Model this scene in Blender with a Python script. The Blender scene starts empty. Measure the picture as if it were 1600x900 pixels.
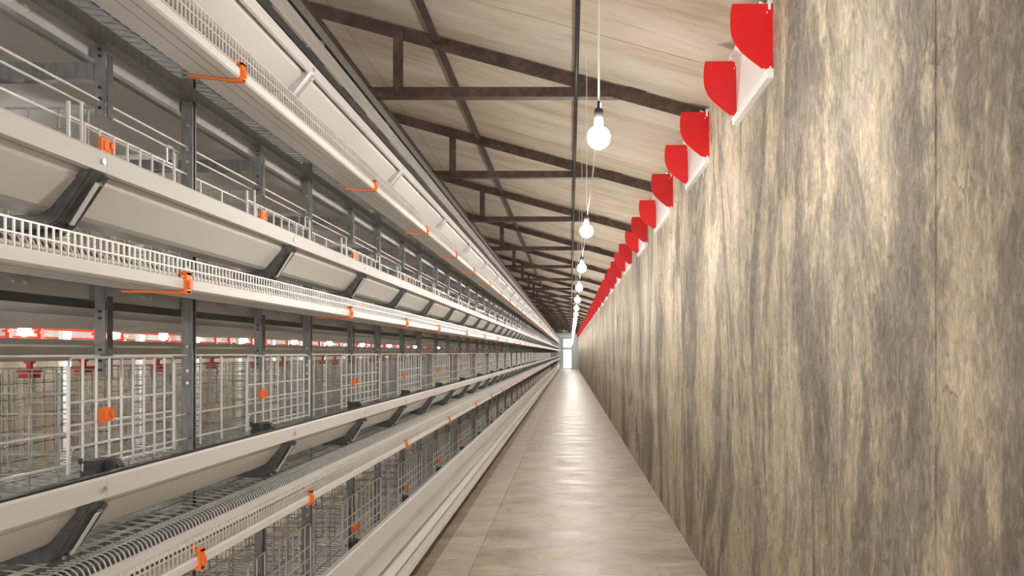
import bpy, math, random
from mathutils import Vector
random.seed(7)
C = bpy.context.scene.collection
SC = bpy.context.scene
# ------------------------------------------------------------------ camera, world, exposure
F = 1150.0                                   # focal length in pixels of the 1600 px frame
CAM_Z = 1.5
VX, VY = 892.0, 551.0                        # vanishing point of the aisle
cam_d = bpy.data.cameras.new('camera'); cam = bpy.data.objects.new('camera', cam_d); C.objects.link(cam)
cam.location = (0, 0, CAM_Z); cam.rotation_euler = (math.pi/2, 0, 0)
cam_d.sensor_width = 36; cam_d.lens = F/1600*36
cam_d.shift_x = -(VX-800)/1600; cam_d.shift_y = (VY-450)/1600
cam_d.clip_start = 0.05; cam_d.clip_end = 300
SC.camera = cam
SC.view_settings.view_transform = 'Standard'; SC.view_settings.look = 'None'
SC.view_settings.gamma = 1; SC.view_settings.use_curve_mapping = False
SC.view_settings.exposure = 0.2
w = bpy.data.worlds.new('world'); SC.world = w; w.use_nodes = True
w.node_tree.nodes['Background'].inputs[0].default_value = (1.0, 0.97, 0.93, 1)
w.node_tree.nodes['Background'].inputs[1].default_value = 3.1
BULB = 530.0                                 # radiance of the aisle bulbs
FARBULB = 360.0
BULB_COL = (1.0, 0.955, 0.895)
END = 66.0

# ------------------------------------------------------------------ materials
def new_mat(name):
    m = bpy.data.materials.new(name); m.use_nodes = True
    nt = m.node_tree; return m, nt, nt.nodes['Principled BSDF']
def node(nt, t, **kw):
    n = nt.nodes.new(t)
    for k, v in kw.items():
        if k in n.inputs: n.inputs[k].default_value = v
        else: setattr(n, k, v)
    return n
def coords(nt, scale):
    g = nt.nodes.new('ShaderNodeNewGeometry')
    mp = nt.nodes.new('ShaderNodeMapping'); mp.inputs['Scale'].default_value = scale
    nt.links.new(g.outputs['Position'], mp.inputs['Vector']); return mp.outputs[0]
def noise(nt, scale, s=1.0, detail=4, rough=.55, dist=0.0):
    n = node(nt, 'ShaderNodeTexNoise'); n.inputs['Scale'].default_value = s
    n.inputs['Detail'].default_value = detail; n.inputs['Roughness'].default_value = rough
    n.inputs['Distortion'].default_value = dist
    nt.links.new(coords(nt, scale), n.inputs['Vector']); return n.outputs['Fac']
def ramp(nt, fac, stops):
    r = nt.nodes.new('ShaderNodeValToRGB'); e = r.color_ramp.elements
    while len(e) < len(stops): e.new(0.5)
    for i, (p, c) in enumerate(stops):
        e[i].position = p; e[i].color = (c, c, c, 1) if isinstance(c, (int, float)) else (*c, 1)
    nt.links.new(fac, r.inputs[0]); return r.outputs[0]
def mix(nt, fac, a, b, mode='MIX'):
    m = nt.nodes.new('ShaderNodeMix'); m.data_type = 'RGBA'; m.blend_type = mode
    for s, v in ((0, fac), (6, a), (7, b)):
        if isinstance(v, (int, float)): m.inputs[s].default_value = v
        elif isinstance(v, tuple): m.inputs[s].default_value = (*v, 1)
        else: nt.links.new(v, m.inputs[s])
    return m.outputs[2]
def bump(nt, h, strength, dist, bs):
    b = nt.nodes.new('ShaderNodeBump'); b.inputs['Strength'].default_value = strength; b.inputs['Distance'].default_value = dist
    nt.links.new(h, b.inputs['Height']); nt.links.new(b.outputs[0], bs.inputs['Normal'])
def simple(name, col, rough=.5, metal=0.0, var=.12, scale=(6, 6, 6), s=1.0, bmp=0.0):
    m, nt, bs = new_mat(name)
    n = noise(nt, scale, s)
    lo = tuple(c*(1-var) for c in col); hi = tuple(min(1, c*(1+var)) for c in col)
    nt.links.new(ramp(nt, n, [(.3, lo), (.7, hi)]), bs.inputs['Base Color'])
    bs.inputs['Roughness'].default_value = rough; bs.inputs['Metallic'].default_value = metal
    if bmp: bump(nt, n, bmp, .01, bs)
    return m
M = {}
M['galv'] = simple('galvanised_steel', (.25, .25, .248), .42, .5, .25, (60, 60, 12))
M['galv_shade'] = simple('shaded_galvanised_steel', (.10, .105, .11), .45, .5, .3, (30, 10, 30))  # galvanised steel with shade put into its colour
M['galv_light'] = simple('bright_galvanised_sheet', (.62, .61, .60), .40, .55, .12, (25, 4, 25))
M['sheet'] = simple('trough_sheet', (.76, .735, .695), .32, .12, .04, (3, 1.5, 3))
M['rail'] = simple('rail_sheet', (.66, .65, .64), .6, 0.0, .05, (5, 1, 5))
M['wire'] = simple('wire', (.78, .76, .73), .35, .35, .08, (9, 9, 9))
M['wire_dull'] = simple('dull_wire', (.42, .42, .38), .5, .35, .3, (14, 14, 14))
M['white'] = simple('white_plastic', (.78, .765, .74), .42, 0, .04, (4, 1, 4))
M['belt'] = simple('belt_plastic', (.80, .785, .75), .45, 0, .06, (3, 1.2, 3))
_nt = M['belt'].node_tree; _tr = _nt.nodes.new('ShaderNodeBsdfTranslucent'); _tr.inputs[0].default_value = (.92, .90, .86, 1)
_mx = _nt.nodes.new('ShaderNodeMixShader'); _mx.inputs[0].default_value = .5      # thin plastic belt lets light through
_nt.links.new(_nt.nodes['Principled BSDF'].outputs[0], _mx.inputs[1]); _nt.links.new(_tr.outputs[0], _mx.inputs[2])
_nt.links.new(_mx.outputs[0], _nt.nodes['Material Output'].inputs[0])
M['egg_belt'] = simple('woven_egg_belt', (.70, .68, .64), .8, 0, .12, (120, 6, 6))
M['bracket'] = simple('bracket_steel', (.13, .13, .128), .42, .45, .25, (40, 40, 40))
M['orange'] = simple('orange_plastic', (.95, .19, .015), .4, 0, .06)
M['cup'] = simple('bright_red_plastic', (.85, .035, .015), .4)
M['olive'] = simple('shaded_olive_belt', (.07, .07, .045), .6, 0, .5, (9, 6, 9))  # belt colour darkened for the shadow below the wire floor
M['red'] = simple('red_plastic', (.64, .004, .006), .5, 0, .08, (2, 2, 2))
M['black'] = simple('black_plastic', (.035, .035, .036), .45, 0, .2)
M['dark'] = simple('dark_sheet', (.06, .06, .06), .5, .3, .2)
M['green_grey'] = simple('grey_partition_sheet', (.62, .66, .62), .6, 0, .10, (1.5, .8, 12))
M['cord'] = simple('white_cord', (.75, .73, .70), .5)
M['bolt'] = simple('zinc_bolt', (.72, .72, .70), .3, .8)

def rust():
    m, nt, bs = new_mat('rusty_brown_steel')
    n = noise(nt, (9, 9, 9), 1, 8, .7); n2 = noise(nt, (60, 60, 60), 1, 4, .7)
    c = ramp(nt, n, [(.3, (.030, .018, .014)), (.5, (.060, .036, .026)), (.72, (.13, .075, .05))])
    c = mix(nt, ramp(nt, n2, [(.62, 0), (.75, .5)]), c, (.19, .13, .10))
    nt.links.new(c, bs.inputs['Base Color']); bs.inputs['Roughness'].default_value = .62; bs.inputs['Metallic'].default_value = .2
    bump(nt, n2, .3, .004, bs); return m
M['rust'] = rust()

def wall_mat():
    m, nt, bs = new_mat('stained_concrete_wall')
    big = noise(nt, (1, 1.05, .42), 1.0, 10, .70, .8)          # tall ragged patches
    mid = noise(nt, (1, 3.6, 1.3), 1.0, 9, .68, .7)
    fine = noise(nt, (20, 42, 17), 1.0, 7, .72, .9)
    streak = noise(nt, (1, 9, .30), 1.0, 6, .6)
    blot = noise(nt, (1, 1.9, 1.5), 1.0, 10, .70, 1.3)
    tint = noise(nt, (1, .8, .7), 1.0, 5, .6)
    c = ramp(nt, big, [(.40, (.15, .13, .107)), (.46, (.25, .212, .165)), (.49, (.48, .40, .29)), (.64, (.62, .525, .39))])
    c = mix(nt, ramp(nt, mid, [(.36, .8), (.50, 0)]), c, (.18, .152, .123))
    c = mix(nt, ramp(nt, blot, [(.53, 0), (.57, .5), (.75, .65)]), c, (.33, .29, .245))
    c = mix(nt, ramp(nt, streak, [(.33, .5), (.47, 0), (.62, 0), (.75, .3)]), c, (.23, .195, .155))
    c = mix(nt, ramp(nt, tint, [(.5, 0), (.7, .25)]), c, (.46, .35, .25))
    fleck = noise(nt, (30, 26, 9), 1.0, 8, .75, 1.2)
    c = mix(nt, ramp(nt, fleck, [(.30, .85), (.40, 0)]), c, (.11, .092, .072))
    sep = nt.nodes.new('ShaderNodeSeparateXYZ'); geo = nt.nodes.new('ShaderNodeNewGeometry'); nt.links.new(geo.outputs['Position'], sep.inputs[0])
    def mth(op, a, b_):
        n = nt.nodes.new('ShaderNodeMath'); n.operation = op
        for i_, v_ in enumerate((a, b_)):
            if isinstance(v_, (int, float)): n.inputs[i_].default_value = v_
            else: nt.links.new(v_, n.inputs[i_])
        return n.outputs[0]
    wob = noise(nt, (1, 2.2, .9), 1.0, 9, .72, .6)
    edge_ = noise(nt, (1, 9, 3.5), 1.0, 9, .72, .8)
    for y_, w_, k_ in ((2.06, .15, .72), (1.50, .12, .5), (3.65, .22, .5), (2.95, .07, .4), (5.6, .3, .5)):   # old stains down the wall; the third column is painted shade between bulb pools
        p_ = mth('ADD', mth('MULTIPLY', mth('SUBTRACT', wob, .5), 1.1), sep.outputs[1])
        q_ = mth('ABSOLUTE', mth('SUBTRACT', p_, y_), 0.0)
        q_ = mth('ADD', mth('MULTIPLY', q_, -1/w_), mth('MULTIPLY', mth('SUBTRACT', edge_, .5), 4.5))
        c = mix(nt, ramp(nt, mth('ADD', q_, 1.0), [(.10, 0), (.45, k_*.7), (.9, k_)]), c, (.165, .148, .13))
    oi = nt.nodes.new('ShaderNodeObjectInfo')
    c = mix(nt, ramp(nt, oi.outputs['Random'], [(0, 0), (1, .22)]), c, (.20, .175, .14))
    mot = noise(nt, (1, 7, 6), 1.0, 9, .72, 1.5)
    c = mix(nt, ramp(nt, mot, [(.36, .5), (.47, 0), (.55, 0), (.66, .5)]), c, (.34, .30, .25))
    c = mix(nt, .75, c, ramp(nt, fine, [(.28, .25), (.5, .55), (.68, .9)]), 'OVERLAY')
    # short dark cracks
    v = node(nt, 'ShaderNodeTexVoronoi', feature='DISTANCE_TO_EDGE'); v.inputs['Scale'].default_value = 1
    mp = coords(nt, (3, 9.5, 3.0)); d = node(nt, 'ShaderNodeTexNoise'); d.inputs['Scale'].default_value = 1.4; d.inputs['Detail'].default_value = 6
    nt.links.new(mp, d.inputs['Vector']); ad = nt.nodes.new('ShaderNodeVectorMath'); ad.operation = 'ADD'
    nt.links.new(mp, ad.inputs[0]); nt.links.new(d.outputs['Color'], ad.inputs[1]); nt.links.new(ad.outputs[0], v.inputs['Vector'])
    crack = ramp(nt, v.outputs['Distance'], [(.0, 1), (.022, 0)])
    gate = ramp(nt, noise(nt, (1, 3.5, 3), 1.0, 3), [(.50, 0), (.62, .6)])
    g2 = nt.nodes.new('ShaderNodeMath'); g2.operation = 'MULTIPLY'; nt.links.new(crack, g2.inputs[0]); nt.links.new(gate, g2.inputs[1])
    c = mix(nt, g2.outputs[0], c, (.10, .085, .068))
    nt.links.new(c, bs.inputs['Base Color'])
    bs.inputs['Roughness'].default_value = .85; bs.inputs['Specular IOR Level'].default_value = .25
    hh = mix(nt, .5, fine, mid); hh = mix(nt, g2.outputs[0], hh, (0, 0, 0))
    bump(nt, hh, .7, .012, bs); return m
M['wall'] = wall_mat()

def ceil_mat():
    m, nt, bs = new_mat('weathered_roof_board')
    a = noise(nt, (.55, 3.2, 1), 1, 8, .65, .4); b = noise(nt, (3, 22, 1), 1, 6, .7, .3); e = noise(nt, (1.0, 1.0, 1), 1, 5)
    c = ramp(nt, a, [(.32, (.36, .275, .185)), (.5, (.50, .415, .31)), (.68, (.60, .525, .42))])
    c = mix(nt, ramp(nt, b, [(.30, .55), (.44, 0)]), c, (.27, .20, .14))
    c = mix(nt, ramp(nt, b, [(.62, 0), (.74, .45)]), c, (.66, .60, .50))
    c = mix(nt, ramp(nt, e, [(.45, 0), (.65, .4)]), c, (.50, .48, .44))
    nt.links.new(c, bs.inputs['Base Color']); bs.inputs['Roughness'].default_value = .8
    bump(nt, b, .25, .006, bs); return m
M['ceil'] = ceil_mat()

def floor_mat(name, cols, scuff=.5):
    m, nt, bs = new_mat(name)
    a = noise(nt, (1.4, 3.2, 1), 1, 9, .68, .6); b = noise(nt, (5, 26, 1), 1, 6, .7, .6); e = noise(nt, (30, 40, 1), 1, 5, .7)
    c = ramp(nt, a, [(.38, cols[0]), (.5, cols[1]), (.6, cols[2])])
    c = mix(nt, ramp(nt, b, [(.34, scuff), (.46, 0)]), c, tuple(x*.45 for x in cols[0]))
    c = mix(nt, ramp(nt, e, [(.66, 0), (.75, .5)]), c, tuple(min(1, x*1.35) for x in cols[2]))
    q = noise(nt, (2.2, 1.6, 1), 1, 10, .72, 1.4)
    c = mix(nt, ramp(nt, q, [(.36, .5), (.45, 0), (.56, 0), (.66, .4)]), c, tuple(x*.70 for x in cols[0]))
    nt.links.new(c, bs.inputs['Base Color'])
    nt.links.new(ramp(nt, a, [(.3, .38), (.7, .60)]), bs.inputs['Roughness'])
    bump(nt, mix(nt, .4, b, e), .22, .006, bs); return m
M['floor'] = floor_mat('trowelled_concrete_floor', ((.36, .298, .228), (.48, .405, .315), (.58, .50, .40)))
M['strip'] = floor_mat('pale_concrete_strip', ((.46, .395, .32), (.53, .465, .385), (.60, .535, .45)), .25)
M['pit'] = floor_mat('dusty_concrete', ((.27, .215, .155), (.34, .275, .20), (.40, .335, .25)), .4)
M['crumb'] = simple('pale_plaster_crumbs', (.55, .47, .37), .9, 0, .35, (40, 40, 40))
M['end'] = simple('pale_blue_grey_cladding', (.50, .54, .57), .55, 0, .06)

def emit(name, col, strength):
    m, nt, bs = new_mat(name)
    n = noise(nt, (1, 1, 1), 1.0)
    nt.links.new(ramp(nt, n, [(0, col), (1, tuple(c*.98 for c in col))]), bs.inputs['Emission Color'])
    bs.inputs['Emission Strength'].default_value = strength
    bs.inputs['Base Color'].default_value = (.8, .8, .8, 1); return m
M['bulb'] = emit('lit_bulb_glass', BULB_COL, BULB)
M['farbulb'] = emit('lit_bulb_glass_far', BULB_COL, FARBULB)
M['day_dim'] = emit('dim_glazing', (.9, .96, 1), .9)
M['day'] = emit('daylit_glazing', (1, 1, 1), 5.0)

# ------------------------------------------------------------------ mesh helpers
class MB:
    def __init__(s): s.v = []; s.f = []
    def box(s, x0, x1, y0, y1, z0, z1):
        n = len(s.v)
        s.v += [(x0,y0,z0),(x1,y0,z0),(x1,y1,z0),(x0,y1,z0),(x0,y0,z1),(x1,y0,z1),(x1,y1,z1),(x0,y1,z1)]
        s.f += [(n,n+3,n+2,n+1),(n+4,n+5,n+6,n+7),(n,n+1,n+5,n+4),(n+1,n+2,n+6,n+5),(n+2,n+3,n+7,n+6),(n+3,n,n+4,n+7)]
        return s
    def bar(s, p, q, w, h=None, up=(0, 0, 1)):
        h = h or w; p = Vector(p); q = Vector(q); d = (q-p).normalized(); up = Vector(up)
        if abs(d.dot(up)) > .99: up = Vector((1, 0, 0))
        a = d.cross(up).normalized()*w/2; b = a.cross(d).normalized()*h/2; n = len(s.v)
        for e in (p, q):
            for k in (-a-b, a-b, a+b, -a+b): s.v.append(tuple(e+k))
        s.f += [(n,n+1,n+2,n+3),(n+7,n+6,n+5,n+4)] + [(n+i, n+4+i, n+4+(i+1)%4, n+(i+1)%4) for i in range(4)]
        return s
    def tube(s, pts, r, k=6):
        pts = [Vector(p) for p in pts]; base = len(s.v)
        for i, p in enumerate(pts):
            d = (pts[min(i+1, len(pts)-1)]-pts[max(i-1, 0)]).normalized()
            up = Vector((0, 0, 1)) if abs(d.z) < .9 else Vector((1, 0, 0))
            a = d.cross(up).normalized(); b = a.cross(d)
            for j in range(k):
                t = 2*math.pi*j/k; s.v.append(tuple(p+(a*math.cos(t)+b*math.sin(t))*r))
        for i in range(len(pts)-1):
            for j in range(k):
                o = base+i*k; j2 = (j+1) % k; s.f.append((o+j, o+k+j, o+k+j2, o+j2))
        e = base+(len(pts)-1)*k
        s.f += [tuple(range(base, base+k)), tuple(range(e+k-1, e-1, -1))]
        return s
    def lathe(s, prof, seg=16, c=(0, 0, 0)):
        b = len(s.v)
        for r, z in prof:
            for j in range(seg):
                t = 2*math.pi*j/seg; s.v.append((c[0]+r*math.cos(t), c[1]+r*math.sin(t), c[2]+z))
        for i in range(len(prof)-1):
            for j in range(seg):
                j2 = (j+1) % seg; o = b+i*seg; s.f.append((o+j, o+j2, o+seg+j2, o+seg+j))
        return s
    def prism_y(s, poly, y0, y1):            # closed (x,z) polygon swept along Y
        n = len(s.v); k = len(poly)
        s.v += [(x, y0, z) for x, z in poly] + [(x, y1, z) for x, z in poly]
        s.f += [tuple(range(n, n+k)), tuple(range(n+2*k-1, n+k-1, -1))]
        s.f += [(n+i, n+k+i, n+k+(i+1) % k, n+(i+1) % k) for i in range(k)]
        return s
    def sheet_y(s, line, t, y0, y1):         # open (x,z) polyline with thickness t swept along Y
        L = [Vector(p) for p in line]; off = []
        for i, p in enumerate(L):
            ns = []
            for a, b in ((i-1, i), (i, i+1)):
                if a >= 0 and b < len(L):
                    d = (L[b]-L[a]).normalized(); ns.append(Vector((-d.y, d.x)))
            nn = sum(ns, Vector((0, 0)))
            nn = nn/max(.3, nn.length_squared/len(ns)) if len(ns) > 1 else nn
            off.append(p+nn*t)
        for i in range(len(L)-1):
            s.prism_y([tuple(L[i]), tuple(L[i+1]), tuple(off[i+1]), tuple(off[i])], y0, y1)
        return s
    def mesh(s, name, mat, smooth=False):
        me = bpy.data.meshes.new(name); me.from_pydata(s.v, [], s.f)
        me.materials.append(mat)
        if smooth:
            for p in me.polygons: p.use_smooth = True
        me.validate(); me.update(); return me
def link(name, me, parent=None, loc=(0, 0, 0), scale=None, rz=0):
    o = bpy.data.objects.new(name, me); C.objects.link(o); o.parent = parent; o.location = loc
    if scale: o.scale = scale
    if rz: o.rotation_euler = (0, 0, rz)
    return o
def obj(name, mb, mat, parent=None, loc=(0, 0, 0), smooth=False):
    return link(name, mb.mesh(name, M[mat], smooth), parent, loc)
def tag(o, label, cat, group=None):
    o['label'] = label; o['category'] = cat
    if group: o['group'] = group
    return o
def thing(name, label, cat, loc=(0, 0, 0), rz=0, group=None):
    o = link(name, None, None, loc, rz=rz); return tag(o, label, cat, group)
def struct(o): o['kind'] = 'structure'; return o
def stuff(o): o['kind'] = 'stuff'; return o
_ONES = ['first', 'second', 'third', 'fourth', 'fifth', 'sixth', 'seventh', 'eighth', 'ninth', 'tenth', 'eleventh', 'twelfth',
         'thirteenth', 'fourteenth', 'fifteenth', 'sixteenth', 'seventeenth', 'eighteenth', 'nineteenth']
def _ord(n):
    if n < 20: return _ONES[n-1]
    t, o = divmod(n, 10)
    return ('', '', 'twentieth', 'thirtieth', 'fortieth', 'fiftieth')[t] if o == 0 else ('', '', 'twenty', 'thirty', 'forty', 'fifty')[t]+'-'+_ONES[o-1]
ORD = [_ord(i) for i in range(1, 60)]

# ------------------------------------------------------------------ setting: floor, walls, roof
K = .004; W0 = .935                           # the wall closes in very slightly
def WX(y): return W0-K*y
Y0 = -2.0
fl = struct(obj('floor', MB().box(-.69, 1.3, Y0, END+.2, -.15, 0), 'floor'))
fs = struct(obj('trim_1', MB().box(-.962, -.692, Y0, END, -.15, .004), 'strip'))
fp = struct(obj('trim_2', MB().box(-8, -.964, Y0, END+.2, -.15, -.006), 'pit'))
wr = struct(obj('wall_right', MB().box(.025, .22, Y0, END+.4, -.15, 3.25), 'dark', None, (W0, 0, 0)))
wr.rotation_euler = (0, 0, K)
PW = 1.285
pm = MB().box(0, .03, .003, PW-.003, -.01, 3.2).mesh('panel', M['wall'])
k = -4
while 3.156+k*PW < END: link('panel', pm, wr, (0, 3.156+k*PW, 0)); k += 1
RS = .272
def RZ(x): return 3.12+RS*(.95-x)
rc = struct(obj('ceiling', MB().prism_y([(1.35, RZ(1.35)+.03), (-7.2, RZ(-7.2)+.03), (-7.2, RZ(-7.2)+.15), (1.35, RZ(1.35)+.15)], Y0, END+.4), 'dark'))
b = MB().prism_y([(1.3, RZ(1.3)), (-1.6, RZ(-1.6)), (-1.6, RZ(-1.6)+.028), (1.3, RZ(1.3)+.028)], .004, 1.246)
pm = b.mesh('panel', M['ceil'])
b = MB().prism_y([(-1.607, RZ(-1.607)), (-7.1, RZ(-7.1)), (-7.1, RZ(-7.1)+.028), (-1.607, RZ(-1.607)+.028)], .004, 1.246)
pm2 = b.mesh('panel', M['ceil'])
y = Y0
while y < END:
    link('panel', pm, rc, (0, y, 0))
    link('panel', pm2, rc, (0, y, 0)); y += 1.25
struct(obj('unseen_low_wall_left', MB().box(-7.4, -7.2, Y0, END+.4, -.15, 3.6), 'white'))  # unseen wall cut low, leaving an added opening that lets sky light in
# end wall with its door and the light above it
we = struct(obj('wall_end', MB().box(-7.2, -.72, END+.2, END+.4, -.1, 5.2).box(.1, 1.3, END+.2, END+.4, -.1, 3.3)
    .box(-.72, .1, END+.2, END+.4, 1.78, 1.95).box(-.72, .1, END+.2, END+.4, 2.75, 3.4).box(-.72, .1, END+.2, END+.4, -.1, .12), 'end'))
dr = struct(obj('door_1', MB().box(-.72, -.66, END+.14, END+.22, .1, 1.8).box(.04, .1, END+.14, END+.22, .1, 1.8).box(-.72, .1, END+.14, END+.22, 1.76, 1.84), 'end'))
link('pane', MB().box(-.66, .04, END+.2, END+.22, .12, 1.78).mesh('pane', M['day']), dr)
wn = struct(obj('window_1', MB().box(-.74, .12, END+.14, END+.22, 1.88, 1.96).box(-.74, .12, END+.14, END+.22, 2.72, 2.8).box(-.74, -.68, END+.14, END+.22, 1.96, 2.72).box(.06, .12, END+.14, END+.22, 1.96, 2.72), 'end'))
link('pane', MB().box(-.68, .06, END+.2, END+.22, 1.96, 2.72).mesh('pane', M['day_dim']), wn)
struct(obj('trim_3', MB().box(-1.0, .68, END+.08, END+.2, 2.95, 3.05), 'white'))

# ------------------------------------------------------------------ roof trusses, purlins, conduit
TR = [4.94, 7.2, 9.6, 12.3]
while TR[-1] < END-3: TR.append(TR[-1]+2.6)
def zr(x): return RZ(x)-.012
rb = MB().prism_y([(.90, zr(.90)), (-6.6, zr(-6.6)), (-6.6, zr(-6.6)-.088), (.90, zr(.90)-.088)], -.03, -.022)
rb.prism_y([(.90, zr(.90)-.002), (-6.6, zr(-6.6)-.002), (-6.6, zr(-6.6)-.010), (.90, zr(.90)-.010)], -.022, .035)
rafter = rb.mesh('rafter', M['rust'])
chord = MB().box(-6.6, .50, -.038, -.030, 3.205, 3.27).box(-6.6, .47, -.030, .03, 3.205, 3.213).mesh('bottom_chord', M['rust'])
webs = []
for x in (-1.15, -2.6, -4.05, -5.5):
    webs.append(MB().box(x-.033, x+.033, -.046, -.038, 3.215, zr(x)-.02).box(x-.033, x-.026, -.038, .02, 3.27, zr(x)-.09).mesh('web_post', M['rust']))
for i, y in enumerate(TR):
    lab = ('rusty brown roof truss, %s from the near end' % ORD[i])
    t = thing('roof_truss', lab, 'roof truss', (0, y, 0), 0, 'rusty trusses under the roof')
    link('rafter', rafter, t); link('bottom_chord', chord, t)
    for wme in webs[:(2 if i > 5 else 4)]: link('web_post', wme, t)
pz = RZ(-.886)-.012
tag(obj('roof_purlin', MB().box(-.91, -.862, 3.0, END, pz-.055, pz-.047).box(-.91, -.902, 3.0, END, pz-.047, pz+.005), 'rust'),
    'long rusty brown purlin running along the roof boards over the aisle', 'purlin')
tag(obj('tie_beam', MB().box(-1.44, -1.372, 2.5, END, 3.275, 3.285).box(-1.38, -1.372, 2.5, END, 3.275, 3.335), 'rust'),
    'long rusty brown beam resting on the truss chords above the cage row', 'beam')
tag(obj('conduit', MB().tube([(.035, -1.5, 3.185), (.03, 20, 3.185), (.0, END, 3.185)], .0125, 8), 'black', smooth=True),
    'thin black conduit running straight down the aisle under the trusses', 'conduit')

# ------------------------------------------------------------------ pendant bulbs
BX, BZ = .098, 2.257
def bulb_parts(seg):
    r = .0405
    pr = [(.0005, -r)]+[(r*math.cos(a), r*math.sin(a)) for a in [(-75+i*(143/(seg//2))) * math.pi/180 for i in range(seg//2+1)]]+[(.0145, .043), (.0005, .043)]
    g = MB().lathe(pr, seg).mesh('glass_globe', M['bulb'], True)
    s = MB().lathe([(.001, .038), (.0165, .038), (.0165, .083), (.0145, .099), (.006, .105), (.0045, .128), (.001, .128)], 12).mesh('socket', M['black'], True)
    return g, s
g1, s1 = bulb_parts(16); g2, s2 = bulb_parts(8)
BY = [2.59+2.0*i for i in range(32)]
for i, y in enumerate(BY):
    lab = ('lit round globe bulb hanging over the aisle, %s from the near end' % ORD[i])
    t = thing('pendant_bulb', lab, 'light bulb', (BX, y, BZ), 0, 'globe bulbs down the aisle')
    link('glass_globe', g1 if i < 5 else g2, t); link('socket', s1 if i < 5 else s2, t)
    top = RZ(BX)-BZ
    m_ = MB().tube([(0, 0, .125), (.001, 0, .5), (0, 0, top)], .0042 if i == 0 else .0022, 5).mesh('cord', M['cord'])
    link('cord', m_, t)
pts = []
for i in range(len(BY)-1):
    for q in range(8):
        f = q/8; pts.append((BX+.006, BY[i]+2*f, BZ+.125-.035*math.sin(math.pi*f)+.006*math.sin(7*f+i)))
tag(obj('supply_cable', MB().tube(pts, .0032, 4), 'cord'), 'thin pale cable strung from bulb socket to bulb socket', 'cable')

# ------------------------------------------------------------------ red and white air inlets at the wall top
IN = [(3.36, 4.02), (4.87, 5.64), (6.55, 7.68), (8.63, 9.58), (10.75, 11.8)]
while IN[-1][0] < END-4: IN.append((IN[-1][0]+2.1, IN[-1][1]+2.1))
prof = [(0, 0), (0, .312), (-.176, .312), (-.183, .27), (-.185, .22), (-.180, .175), (-.165, .135), (-.135, .097), (-.095, .063), (-.04, .022)]
cheek = MB().prism_y(prof, -.005, .005).mesh('side_cheek', M['red'])
lip1 = MB().prism_y([(0, -.03), (-.03, -.03), (-.036, .004), (-.028, .012), (0, .012)], 0, 1).mesh('bottom_lip', M['white'])
flap1 = MB().prism_y([(-.006, .012), (-.014, .012), (-.018, .300), (-.056, .326), (-.056, .332), (-.008, .304)], 0, 1).mesh('flap', M['white'])
hd = MB().box(-.02, 0, 0, 1, .318, .335).mesh('head_rail', M['white'])
tab = MB().box(-.022, -.010, -.010, -.005, .285, .318).box(-.030, -.024, -.008, -.005, .270, .276).box(-.016, -.008, -.010, -.005, .004, .026).mesh('fixing_tab', M['white'])
edge = MB()
for a, b_ in zip(prof[2:-1], prof[3:]): edge.bar((a[0]-.001, 0, a[1]), (b_[0]-.001, 0, b_[1]), .016, .004, (0, 1, 0))
edge = edge.mesh('edge_bead', M['red'])
for i, (a, e) in enumerate(IN):
    lab = ('red air inlet with white flap on the wall top, %s from the near end' % ORD[i])
    t = thing('air_inlet', lab, 'air inlet', (WX(a)-.001, a, 2.778), K, 'red air inlets along the wall top')
    L = e-a
    link('side_cheek', cheek, t); link('side_cheek', cheek, t, (0, L, 0))
    link('bottom_lip', lip1, t, (0, -.02, 0), (1, L+.04, 1)); link('flap', flap1, t, (0, .008, 0), (1, L-.016, 1))
    if i < 8:
        link('fixing_tab', tab, t); link('fixing_tab', tab, t, (0, L, 0)); link('head_rail', hd, t, (0, 0, 0), (1, L, 1))
        link('edge_bead', edge, t); link('edge_bead', edge, t, (0, L, 0))

# ------------------------------------------------------------------ cage row
P = 1.27
POST = [1.33, 2.434, 3.536, 4.82, 6.137, 7.57, 9.07, 10.66]
while POST[-1] < END-2: POST.append(POST[-1]+1.5)
HANG = [(POST[i]+POST[i+1])/2+.03 for i in range(len(POST)-1)]
HANG[0] = 1.985; HANG[1] = 2.985; HANG[2] = 4.23
TZ = [.54, 1.22, 1.95, 2.67]                 # feed trough rims
EZ = [.158, .944, 1.663, 2.315]               # egg channel lips
DTOP = [.69, 1.487, 2.144]                    # door tops
CLIPZ = [.50, 1.335, 2.05]
HB = [.42, 1.433, 2.14]                       # lower ends of the hanging uprights
TN = ['bottom', 'second', 'third', 'top']
DIV_END = 26
# --- uprights
def channel(h, w=.037, fl=.022, t=.003):
    return MB().box(-P-w/2, -P+w/2, 0, t, 0, h).box(-P+w/2-t, -P+w/2, t, .006, 0, h).box(-P-w/2, -P-w/2+t, t, fl, 0, h).box(-P-w/2, -P+w/2, fl, fl+t, 0, h).box(-P+w/2-t, -P+w/2, fl-.003, fl, 0, h)
post_me = channel(2.99).mesh('cage_post', M['galv'])
def bolts(zs):
    b = MB()
    for z in zs:
        b.tube([(-P+.004, .0015, z), (-P+.004, -.005, z)], .005, 6)
    return b
pb = bolts([z+dz for z in TZ for dz in (-.17, -.05, .18, .22, .3)]).mesh('bolt', M['bolt'])
for i, y in enumerate(POST):
    if i == 0: continue
    lab = ('full-height galvanised cage post, %s from the near end' % ORD[i-1])
    o = tag(link('cage_post', post_me, None, (0, y, 0)), lab, 'post', 'full-height cage posts')
    if i < 9: stuff(link('bolt', pb, o))
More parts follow.
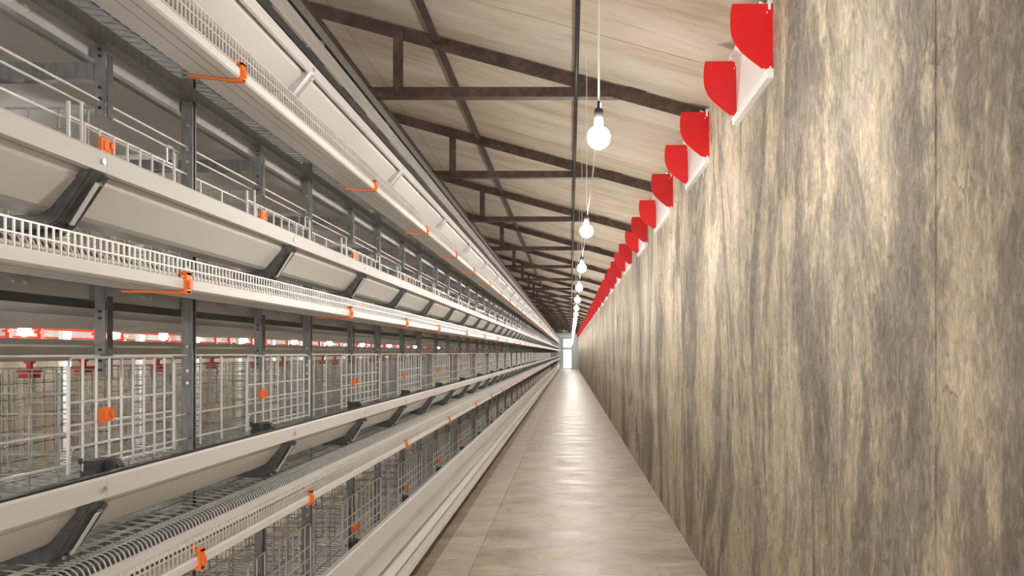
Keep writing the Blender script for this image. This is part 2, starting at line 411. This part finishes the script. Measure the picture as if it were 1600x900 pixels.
for ti in range(3):
    z0, z1 = HB[ti], EZ[ti+1]+.02
    hm = MB().box(-P-.014, -P+.014, 0, .003, 0, z1-z0).box(-P-.014, -P-.011, .003, .02, 0, z1-z0).mesh('hanger_post', M['galv'])
    hf = MB().box(-P+.016, -P+.019, .004, .026, -.004, z1-z0-.03).box(-P+.011, -P+.016, .022, .026, -.004, z1-z0-.03).mesh('back_flange', M['galv_shade'])  # flange coloured dark for the shadow inside the open channel
    hb = MB()
    for z in (.02, .045, .075, .16, .178): hb.tube([(-P, .0015, z), (-P, -.004, z)], .0045, 6)
    hb = hb.mesh('bolt', M['black'])
    for i, y in enumerate(HANG):
        lab = ('short hanging cage upright in the %s tier, %s from the near end' % (TN[ti], ORD[i]))
        o = tag(link('hanger_post', hm, None, (0, y, z0)), lab, 'post', 'hanging uprights in the %s tier' % TN[ti])
        if i < 8: link('back_flange', hf, o); stuff(link('bolt', hb, o))

# --- feed troughs with their brackets
BR = [1.627-1.0, 1.627, 2.763, 3.727, 4.644]
while BR[-1] < END-1.5: BR.append(BR[-1]+.98)
BR4 = [1.38, 2.967, 4.557, 6.19]
while BR4[-1] < END-1.5: BR4.append(BR4[-1]+1.52)
rail1 = MB().sheet_y([(-1.065, -.004), (-1.05, 0), (-1.047, -.004), (-1.047, -.045), (-1.056, -.048)], .0025, 0, 1).mesh('rail', M['rail'])
body1 = MB().sheet_y([(-1.068, -.006), (-1.076, -.046), (-1.082, -.064), (-1.0805, -.067), (-1.136, -.132), (-1.148, -.140), (-1.205, -.142), (-1.222, -.13), (-1.230, -.08)], .002, 0, 1)
body1 = body1.mesh('trough_sheet', M['sheet'])
railL = MB().sheet_y([(-1.078, -.012), (-1.074, 0), (-1.05, .002), (-1.046, -.002), (-1.030, -.098), (-1.034, -.106), (-1.046, -.108)], .0025, 0, 1).mesh('rail', M['rail'])
bodyL = MB().sheet_y([(-1.046, -.108), (-1.038, -.118), (-1.050, -.126), (-1.046, -.134), (-1.062, -.146), (-1.092, -.30), (-1.20, -.31)], .002, 0, 1).mesh('trough_sheet', M['sheet'])
rim1 = MB().sheet_y([(-1.066, .0035), (-1.078, .0045), (-1.080, -.012)], .003, 0, 1).mesh('inner_rim', M['black'])
inner = [(-1.073, -.056), (-1.146, -.143), (-1.158, -.149), (-1.262, -.152)]
outer = [(-1.262, -.196), (-1.140, -.190), (-1.112, -.172), (-1.036, -.060), (-1.046, -.050)]
pl = MB()
midl = [(-1.046, -.050), (-1.118, -.160), (-1.145, -.176), (-1.262, -.180)]
pl.prism_y(inner+midl[::-1], -.023, -.020); pl.prism_y(inner+outer, .020, .023)
plate = pl.mesh('bracket', M['bracket']); plate4 = plate.copy(); plate4.materials[0] = M['galv_light']
web = MB().sheet_y(midl, .003, -.02, .02).mesh('bracket_web', M['bracket'])
web4 = MB().sheet_y(midl, .003, -.02, .02).mesh('bracket_web', M['galv_light'])
slot = MB().sheet_y([(-1.049, -.074), (-1.107, -.166)], .003, -.003, .010).mesh('light_strip', M['rail'])
bb = MB()
for (x, z) in ((-1.06, -.066), (-1.125, -.155), (-1.14, -.17), (-1.22, -.17)):
    bb.tube([(x+.008, .020, z-.008), (x+.008, .015, z-.008)], .005, 6)
bb = bb.mesh('bolt', M['bolt'])
rbolt = MB().tube([(-1.047, 0, -.024), (-1.040, 0, -.024)], .007, 8).mesh('rail_bolt', M['bolt'])
M['saddle'] = simple('dark_grey_plastic', (.055, .055, .056), .5, 0, .2)
saddle = MB().box(-1.252, -1.215, -.05, .04, -.035, .018).box(-1.235, -1.19, -.005, .008, -.035, .012).prism_y([(-1.225, -.035), (-1.19, -.035), (-1.187, -.005), (-1.20, .012), (-1.225, .018)], .012, .045).box(-1.252, -1.245, -.06, -.04, .010, .026).mesh('trough_saddle', M['saddle'])
for ti in range(4):
    z = TZ[ti]; br = BR4 if ti == 3 else BR
    t = thing('feed_trough', 'pale sheet metal feed trough along the %s' % ('lowest tier nearest the floor', 'second tier up, below eye level', 'third tier up, above eye level', 'top tier, under the roof')[ti], 'feed trough', (0, 0, z), 0, 'long feed troughs of the cage row')
    ys = [-1.0]+[y+.03 for y in br if y < 24]+[END]
    for a, e in zip(ys, ys[1:]):
        link('rail', railL if ti == 0 else rail1, t, (0, a+.0008, 0), (1, e-a-.0016, 1)); link('trough_sheet', bodyL if ti == 0 else body1, t, (0, a, 0), (1, e-a, .84 if ti == 3 else 1))
    if ti: link('inner_rim', rim1, t, (0, -1, 0), (1, END+1, 1))
    if ti > 0:
        for y in br:
            o = link('bracket', plate4 if ti == 3 else plate, t, (0, y, 0), (1, 1, .84) if ti == 3 else None)
            if y < 22:
                w_ = link('bracket_web', web if ti < 3 else web4, o)
                if ti < 3: link('light_strip', slot, o)
                stuff(link('bolt', bb, o))
    for y in br:
        if y < 14: link('rail_bolt', rbolt, t, (0, y+.015, 0))
    if ti < 3:
        for y in HANG:
            if y < 25: link('trough_saddle', saddle, t, (0, y-.065, -.012 if ti else -.115), (1, .85, .85))

# --- egg channels: tray, belt, wire guard, orange clips
DL = .98
CL = [[2.3, 3.1, 3.9, 4.8], [1.936, 2.755, 4.35, 5.9, 7.56], [.9, 1.866, 3.257, 4.37, 5.44], [2.18, 3.66, 4.99, 6.26, 7.41]]
def guard(z0, z1, d, near=15.0):
    b = MB(); r = .0016
    y = -.5
    while y < END:
        rr = r if y < near else r*1.6
        b.box(-d-rr, -d+rr, y-rr, y+rr, z0, z1); y += .02 if y < near else .06
    for z in (z0, z0+(z1-z0)*.52, z1): b.box(-d-.0017, -d+.0017, -.5, END, z-.0017, z+.0017)
    return b
def roll(near=12.0):                          # wire ends that curl down to the belt
    arc = [(-1.150, .078), (-1.125, .079), (-1.108, .075), (-1.097, .066), (-1.092, .054), (-1.091, .047)]
    b = MB(); y = -.4
    while y < 30:
        r = .0014 if y < near else .002
        for p, q in zip(arc, arc[1:]): b.bar((p[0], y, p[1]), (q[0], y, q[1]), r*2, r*2, (0, 1, 0))
        y += .019 if y < near else .038
    return b
gm = guard(.022, .075, DL+.004).mesh('wire_guard', M['wire'])
rm = roll().mesh('rolled_wire_ends', M['wire'])
rs = MB().sheet_y([(-1.16, .072), (-1.124, .073), (-1.111, .069), (-1.102, .060), (-1.099, .048), (-1.099, .02)], .002, -1, END).mesh('roll_backing', M['black'])
ledge = MB().sheet_y([(-1.098, .046), (-1.035, .042), (-1.033, .036)], .0025, -1, END).mesh('egg_ledge', M['white'])
tray = MB().sheet_y([(-.979, .024), (-.977, .018), (-.977, 0), (-.982, -.003), (-1.100, -.004), (-1.106, .002), (-1.106, .03)], .0025, -1, END).mesh('egg_tray', M['white'])
rib = MB()
for d in (1.01, 1.045): rib.box(-d-.0012, -d+.0012, -1, END, -.0062, -.0040)
rib = rib.mesh('tray_rib', M['galv'])
eb = MB().box(-1.086, -.992, -1, END, .004, .009).mesh('egg_belt', M['egg_belt'])
ck = MB().box(-.976, -.968, -.011, .011, -.012, .040).box(-.992, -.968, -.011, .011, .034, .042).box(-1.02, -.968, -.008, .008, -.014, -.007)
ck.bar((-1.0, 0, -.010), (-1.112, -.045, -.012), .010, .005).box(-.968, -.962, -.007, .007, .0, .02).box(-.995, -.99, -.009, .009, .03, .055)
clip = ck.mesh('clip', M['orange'])
for ti in range(4):
    t = thing('egg_channel', ('white egg channel on the bottom tier, closest to the floor strip', 'white egg channel with curled wire ends below the second trough', 'white egg channel with wire guard at eye level below the third trough', 'white egg channel seen from below under the top trough')[ti], 'egg channel', (0, 0, EZ[ti]), 0, 'egg channels of the cage row')
    link('egg_tray', tray, t); link('egg_belt', eb, t)
    if ti == 0: stuff(link('rolled_wire_ends', rm, t)); link('roll_backing', rs, t)
    else:
        stuff(link('wire_guard', gm, t, (0, 0, .006 if ti == 3 else 0), (1, 1, 1.25 if ti == 3 else 1)))
        stuff(link('rolled_wire_ends', rm, t)); link('roll_backing', rs, t)
    link('tray_rib', rib, t); link('egg_ledge', ledge, t)
    cl = list(CL[ti])
    while cl[-1] < 40: cl.append(cl[-1]+1.45)
    if ti > 0:
        for y in cl: link('clip', clip, t, (0, y, 0))

# --- wire tiers: floor, rear grid, front bars, dividers, beams
def cage_floor(near=14.0):
    b = MB(); r = .0016
    for i in range(9):
        d = 1.12+i*.105; z = .078+(d-1.12)*.115
        b.box(-d-.002, -d+.002, -.5, END, z-.002, z+.002)
    y = -.4
    while y < 40:
        rr = r if y < near else .003
        b.bar((-1.15, y, .081), (-1.96, y, .174), rr*2, rr*2)
        y += .045 if y < near else .12
    return b
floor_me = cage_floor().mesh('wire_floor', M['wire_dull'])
def rear_grid(d, h0, h1, px, pz, r=.0018, ymax=24.0):
    b = MB(); y = -.3
    while y < ymax: b.box(-d-r, -d+r, y-r, y+r, h0, h1); y += px if y < 12 else px*2
    z = h0
    while z < h1+.001: b.box(-d-r, -d+r, -.5, END, z-r, z+r); z += pz
    return b
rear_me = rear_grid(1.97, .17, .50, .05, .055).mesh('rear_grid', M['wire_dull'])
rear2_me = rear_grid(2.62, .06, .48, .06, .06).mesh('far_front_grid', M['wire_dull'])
dv = MB()
for i in range(9): d = 1.31+i*.08; dv.box(-d-.002, -d+.002, -.002, .002, .10+.1*(d-1.27), .50)
for i in range(7): z = .17+i*.055; dv.box(-1.96, -1.29, -.002, .002, z-.002, z+.002)
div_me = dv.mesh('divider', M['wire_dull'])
cross_me = MB().box(-2.62, -P-.02, .004, .007, -.024, .022).box(-2.62, -P-.02, .007, .034, .016, .022).box(-2.62, -P-.02, .007, .034, -.024, -.020).mesh('cross_member', M['galv'])
floor_beam = MB().box(-1.243, -1.238, -1, END, .016, .053).box(-1.275, -1.243, -1, END, .016, .020).mesh('floor_beam', M['galv'])
shade = MB().box(-1.318, -1.312, -1, END, -.042, -.010).box(-1.36, -1.318, -1, END, -.014, -.010).mesh('beam_shadow_strip', M['galv_shade'])  # dark strip added for the shadow under the support beam
beam_me = MB().box(-P-.026, -P-.022, -1, END, -.020, .030).box(-P-.06, -P-.026, -1, END, .025, .030).box(-P-.045, -P-.026, -1, END, -.020, -.016).mesh('support_beam', M['galv_light'])
bbm = MB()
for y in [v for h in HANG for v in (h-.28, h-.24, h+.24, h+.28)]:
    if y < 16: bbm.tube([(-P-.022, y, .006), (-P-.014, y, .006)], .0085, 6)
bbm = bbm.mesh('beam_bolt', M['bolt'])
for ti in range(3):
    t = thing('wire_tier', ('wire cage tier with sloping floor just above the aisle floor', 'wire cage tier with sloping floor at waist to eye height', 'wire cage tier with sloping floor above eye level')[ti], 'cage', (0, 0, EZ[ti]), 0, 'wire cage tiers of the row')
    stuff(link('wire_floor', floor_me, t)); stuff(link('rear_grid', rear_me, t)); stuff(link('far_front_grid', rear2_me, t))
    for y in sorted(POST+HANG):
        if y < DIV_END: link('divider', div_me, t, (0, y+.012, 0))
    h = DTOP[ti]-EZ[ti]
    fb = MB()
    for a, e in zip(POST, POST[1:]):
        if a > 30: break
        for f in (.08, .22): fb.box(-P-.0025, -P+.0025, a+f*(e-a)-.0025, a+f*(e-a)+.0025, h-.30, h if ti < 2 else h-.055)
    for z, dd in ((h+.005, 0), (h+.03, -.02), (h-.27, 0), (h-.19, -.004)) if ti < 2 else ((h+.035, 0), (h+.02, -.03), (h-.055, 0)): fb.box(-P-.002+dd, -P+.002+dd, -.5, END, z-.0025, z+.0025)
    stuff(link('front_bars', fb.mesh('front_bars', M['wire']), t))
    link('floor_beam', floor_beam, t); link('beam_shadow_strip', shade, t, (0, 0, EZ[ti+1]-EZ[ti])) if ti < 2 else None
    link('support_beam', beam_me, t, (0, 0, EZ[ti+1]-EZ[ti])); stuff(link('beam_bolt', bbm, t, (0, 0, EZ[ti+1]-EZ[ti])))
    if ti == 2:
        for y in HANG:
            if y < 30: link('cross_member', cross_me, t, (0, y, 2.262-EZ[ti]))
    z = DTOP[ti]+.03-EZ[ti]
    link('partition_sheet', MB().box(-1.962, -1.955, -1, END, z-.033, z+.034).mesh('partition_sheet', M['green_grey']), t)
link_t = thing('wire_tier', 'topmost wire cage tier, mostly hidden behind the top trough', 'cage', (0, 0, EZ[3]), 0, 'wire cage tiers of the row')
link('floor_beam', floor_beam, link_t); stuff(link('wire_floor', floor_me, link_t)); stuff(link('rear_grid', rear_me, link_t))

# --- wire doors with an orange latch
DLN = .72
def door_mesh(low):
    b = MB(); h = .29; n = 9 if low else 10
    for i in range(n):
        y = DLN*i/(n-1); r = .0036 if i in (0, n-1) else .0026
        b.box(-r, r, y-r, y+r, -h, (-.02 if i in (0, n-1) else -.054) if low else (-.02 if i in (0, n-1) else -.002))
    for z, r in ((-.055, .0026), (-.112, .0026), (-.169, .0026)) if low else ((-.112, .0026), (-.169, .0026), (-.226, .0026), (-.283, .0032)): b.box(-r-.004, r-.004, 0, DLN, z-r, z+r)
    if low:
        b.box(-.003, .003, DLN*.1-.003, DLN*.1+.003, -h, -.005)
        return b.tube([(0, DLN-.06, -.055), (0, DLN-.06, -.012), (0, DLN-.05, -.003), (0, DLN-.012, -.003), (0, DLN, -.012), (0, DLN, -.06)], .003, 5)
    c = [(0, 0, -.022), (0, .004, -.009), (0, .013, -.002), (0, .03, 0), (0, DLN-.03, 0), (0, DLN-.013, -.002), (0, DLN-.004, -.009), (0, DLN, -.022)]
    return b.tube(c, .0032, 5)
door_me = door_mesh(False).mesh('wire_grid', M['wire']); door_low = door_mesh(True).mesh('wire_grid', M['wire'])
hook = MB().tube([(.006, .002, -.22), (.012, .002, -.225), (.012, -.014, -.24), (.012, -.014, -.285), (.004, -.01, -.295)], .002, 5).mesh('hook', M['wire'])
latch = MB().box(.003, .012, -.030, .012, -.019, .019).box(.003, .014, .014, .022, -.014, .016).box(.0, .016, .006, .016, -.004, .012).box(.012, .014, -.02, .0, -.012, .012).mesh('latch', M['orange'])
latch_low = MB().box(.003, .012, -.045, .03, -.014, .016).box(.012, .018, .022, .032, -.05, .016).mesh('latch', M['orange'])
for ti in range(3):
    for i, (a, e) in enumerate(zip(POST, POST[1:])):
        if a > 45: break
        y0 = a+.36*(e-a) if i else 1.825
        y1 = e-.03 if i else 2.31
        lab = ('wire door with orange latch in the %s tier, %s from the near end' % (TN[ti], ORD[i]))
        t = thing('cage_door', lab, 'cage door', (-P+.024 if ti else -P+.03, y0, DTOP[ti]), 0, 'wire doors in the %s tier' % TN[ti])
        link('wire_grid', door_low if ti == 2 else door_me, t, (0, 0, 0), (1, (y1-y0)/DLN, 1))
        if i < 12: link('hook', hook, t)
        link('latch', latch if ti else latch_low, t, (0, HANG[i]-y0-.02, CLIPZ[ti]-DTOP[ti]))

# --- manure belts (sagging white plastic) above each tier
def belt_mesh():
    v = []; f = []; ds = [1.335, 1.342, 1.36, 1.55, 1.8, 2.05, 2.3, 2.52, 2.56]; ys = []
    y = -1.0
    while y < 20: ys.append(y); y += .09
    while y < END: ys.append(y); y += .6
    for y in ys:
        for j, d in enumerate(ds):
            s = -.012+.032*math.sin(math.pi*(y-1.985)/.62)**2*(.4+.6*math.sin(math.pi*(d-1.3)/1.3)) if y < 20 else .012
            s += .006*math.sin(2.1*y+4*d)+.004*math.sin(6.3*y-7*d)
            v.append((-d, y, -s if 1 < j < 8 else (.022 if j in (0, 8) else -.016)))
    n = len(ds)
    for i in range(len(ys)-1):
        for j in range(n-1): f.append((i*n+j, i*n+j+1, (i+1)*n+j+1, (i+1)*n+j))
    b = MB(); b.v = v; b.f = f; return b.mesh('manure_belt', M['belt'], True)
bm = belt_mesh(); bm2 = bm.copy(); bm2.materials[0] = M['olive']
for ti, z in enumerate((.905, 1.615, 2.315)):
    tag(link('manure_belt', bm if ti else bm2, None, (0, 0, z)), ('manure belt painted shadow-dark olive below the wire floor of the second tier', 'sagging white plastic manure belt above the second wire tier', 'sagging white plastic manure belt above the third wire tier')[ti], 'belt', 'manure belts between the tiers')

# --- drinker lines with red cups at the back of each tier
cup = MB().box(-.022, .022, -.034, .034, .0, .012).box(-.018, .018, -.03, -.008, -.022, .0).box(-.018, .018, .008, .03, -.022, .0).box(-.007, .007, -.007, .007, .012, .03).box(-.012, .012, -.012, .012, .03, .038).mesh('drip_cup', M['cup'])
for ti in range(3):
    z = DTOP[ti]-.055
    t = thing('drinker_line', 'white water pipe with red drip cups behind the %s tier' % TN[ti], 'drinker line', (-1.90, 0, z), 0, 'drinker lines inside the cages')
    link('pipe', MB().tube([(0, -1, .045), (0, END, .045)], .009, 6).mesh('pipe', M['white']), t)
    y = 2.1
    for q in range(60):
        link('drip_cup', cup, t, (random.uniform(-.02, .02), y, random.uniform(-.006, .006))); y += random.choice((.24, .5, .5, .56))

# --- rails over the top of the row
tag(obj('gap_shade_sheet', MB().box(-2.62, -1.212, -1, END, 2.878, 2.884).box(-1.216, -1.210, -1, END, 2.862, 2.903), 'dark'), 'added dark sheet filling the black shaded gap over the cage row', 'shade sheet')  # added dark sheet; blackens the gap between top trough and rail
tag(obj('top_rail', MB().box(-1.205, -1.20, -1, END, 2.905, 2.99).box(-1.24, -1.205, -1, END, 2.985, 2.99), 'galv_light'), 'long galvanised rail along the top of the cage row', 'rail')
t = thing('strutted_beam', 'dark galvanised beam with cross struts on top of the cage row', 'frame', (0, 0, 3.02))
link('long_beam', MB().box(-1.21, -1.205, -1, END, 0, .05).box(-1.26, -1.21, -1, END, .045, .05).mesh('long_beam', M['galv']), t)
st = MB().box(-2.6, -1.212, 0, .035, -.11, .0).mesh('cross_strut', M['galv'])
for y in POST: link('cross_strut', st, t, (0, y+.05, 0))

# --- the next row seen through the gap, and its bulbs
t = thing('far_cage_row', 'far white cage row with red pipe seen through the second tier', 'cage', (-4.4, 0, 0))
link('back_panel', MB().box(-.35, -.33, -1, END, 1.45, 2.3).mesh('back_panel', M['white']), t)
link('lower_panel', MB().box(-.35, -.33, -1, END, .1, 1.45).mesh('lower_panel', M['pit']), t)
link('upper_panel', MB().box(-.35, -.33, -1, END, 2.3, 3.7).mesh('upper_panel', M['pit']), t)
link('red_pipe', MB().tube([(.1, -1, 1.695), (.1, END, 1.695)], .012, 6).mesh('red_pipe', M['cup']), t)
link('red_pipe', MB().tube([(.0, -1, 1.625), (.0, END, 1.625)], .008, 6).mesh('red_pipe', M['cup']), t)
fpm = MB().box(.05, .09, -.05, .05, 0, 2.6).mesh('post', M['white']); fdm = MB().box(.10, .13, -.02, .02, 1.60, 1.69).box(.10, .14, -.05, .05, 1.655, 1.675).mesh('drip_cup', M['cup'])
y = 3.0
for q in range(40):
    link('post', fpm, t, (0, y, 0)); link('drip_cup', fdm, t, (0, y+.35+random.uniform(-.1, .1), 0)); link('drip_cup', fdm, t, (0, y+.75, 0)); y += 1.1
fg = MB().lathe([(.0005, -.04), (.03, -.027), (.04, 0), (.03, .027), (.012, .045)], 8).mesh('glass_globe', M['farbulb'], True)
fsok = MB().lathe([(.0, .04), (.016, .04), (.016, .085), (.0, .09)], 8).mesh('socket', M['black'])
for i, y in enumerate((4.85, 5.81, 6.5, 8.1, 9.58, 10.98, 12.7, 14.6, 17, 20)):
    lab = 'small lit bulb seen through the second tier in the far aisle, %s along' % ORD[i]
    o = thing('far_bulb', lab, 'light bulb', (-3.6, y, 1.5+.040*3.6), 0, 'bulbs in the far aisle')
    link('glass_globe', fg, o); link('socket', fsok, o); link('cord', MB().tube([(0, 0, .085), (0, 0, RZ(-3.6)-1.65)], .003, 4).mesh('cord', M['cord']), o)

# ------------------------------------------------------------------ debris along the wall foot and beside the strip
b = MB()
for i in range(1100):
    near = random.random() < .7
    y = 2.2+random.random()**2*22
    x = WX(y)-abs(random.gauss(0, .10))-.012 if near else random.uniform(-1.0, .85)
    s = random.uniform(.002, .006)*(1 if near else .7)*(2.0 if near and i % 9 == 0 else 1); a = random.random()*3
    dx, dy = s*math.cos(a), s*math.sin(a); n = len(b.v)
    zb = -.0055 if x < -.963 else (.0045 if x < -.69 else .0005)
    b.v += [(x-dx, y-dy, zb), (x+dy, y-dx, zb), (x+dx, y+dy, zb), (x-dy, y+dx, zb), (x, y, zb+s*.8)]
    b.f += [(n, n+1, n+4), (n+1, n+2, n+4), (n+2, n+3, n+4), (n+3, n, n+4)]
o = stuff(obj('debris', b, 'crumb')); tag(o, 'pale crumbs and flakes scattered along the foot of the wall', 'debris')
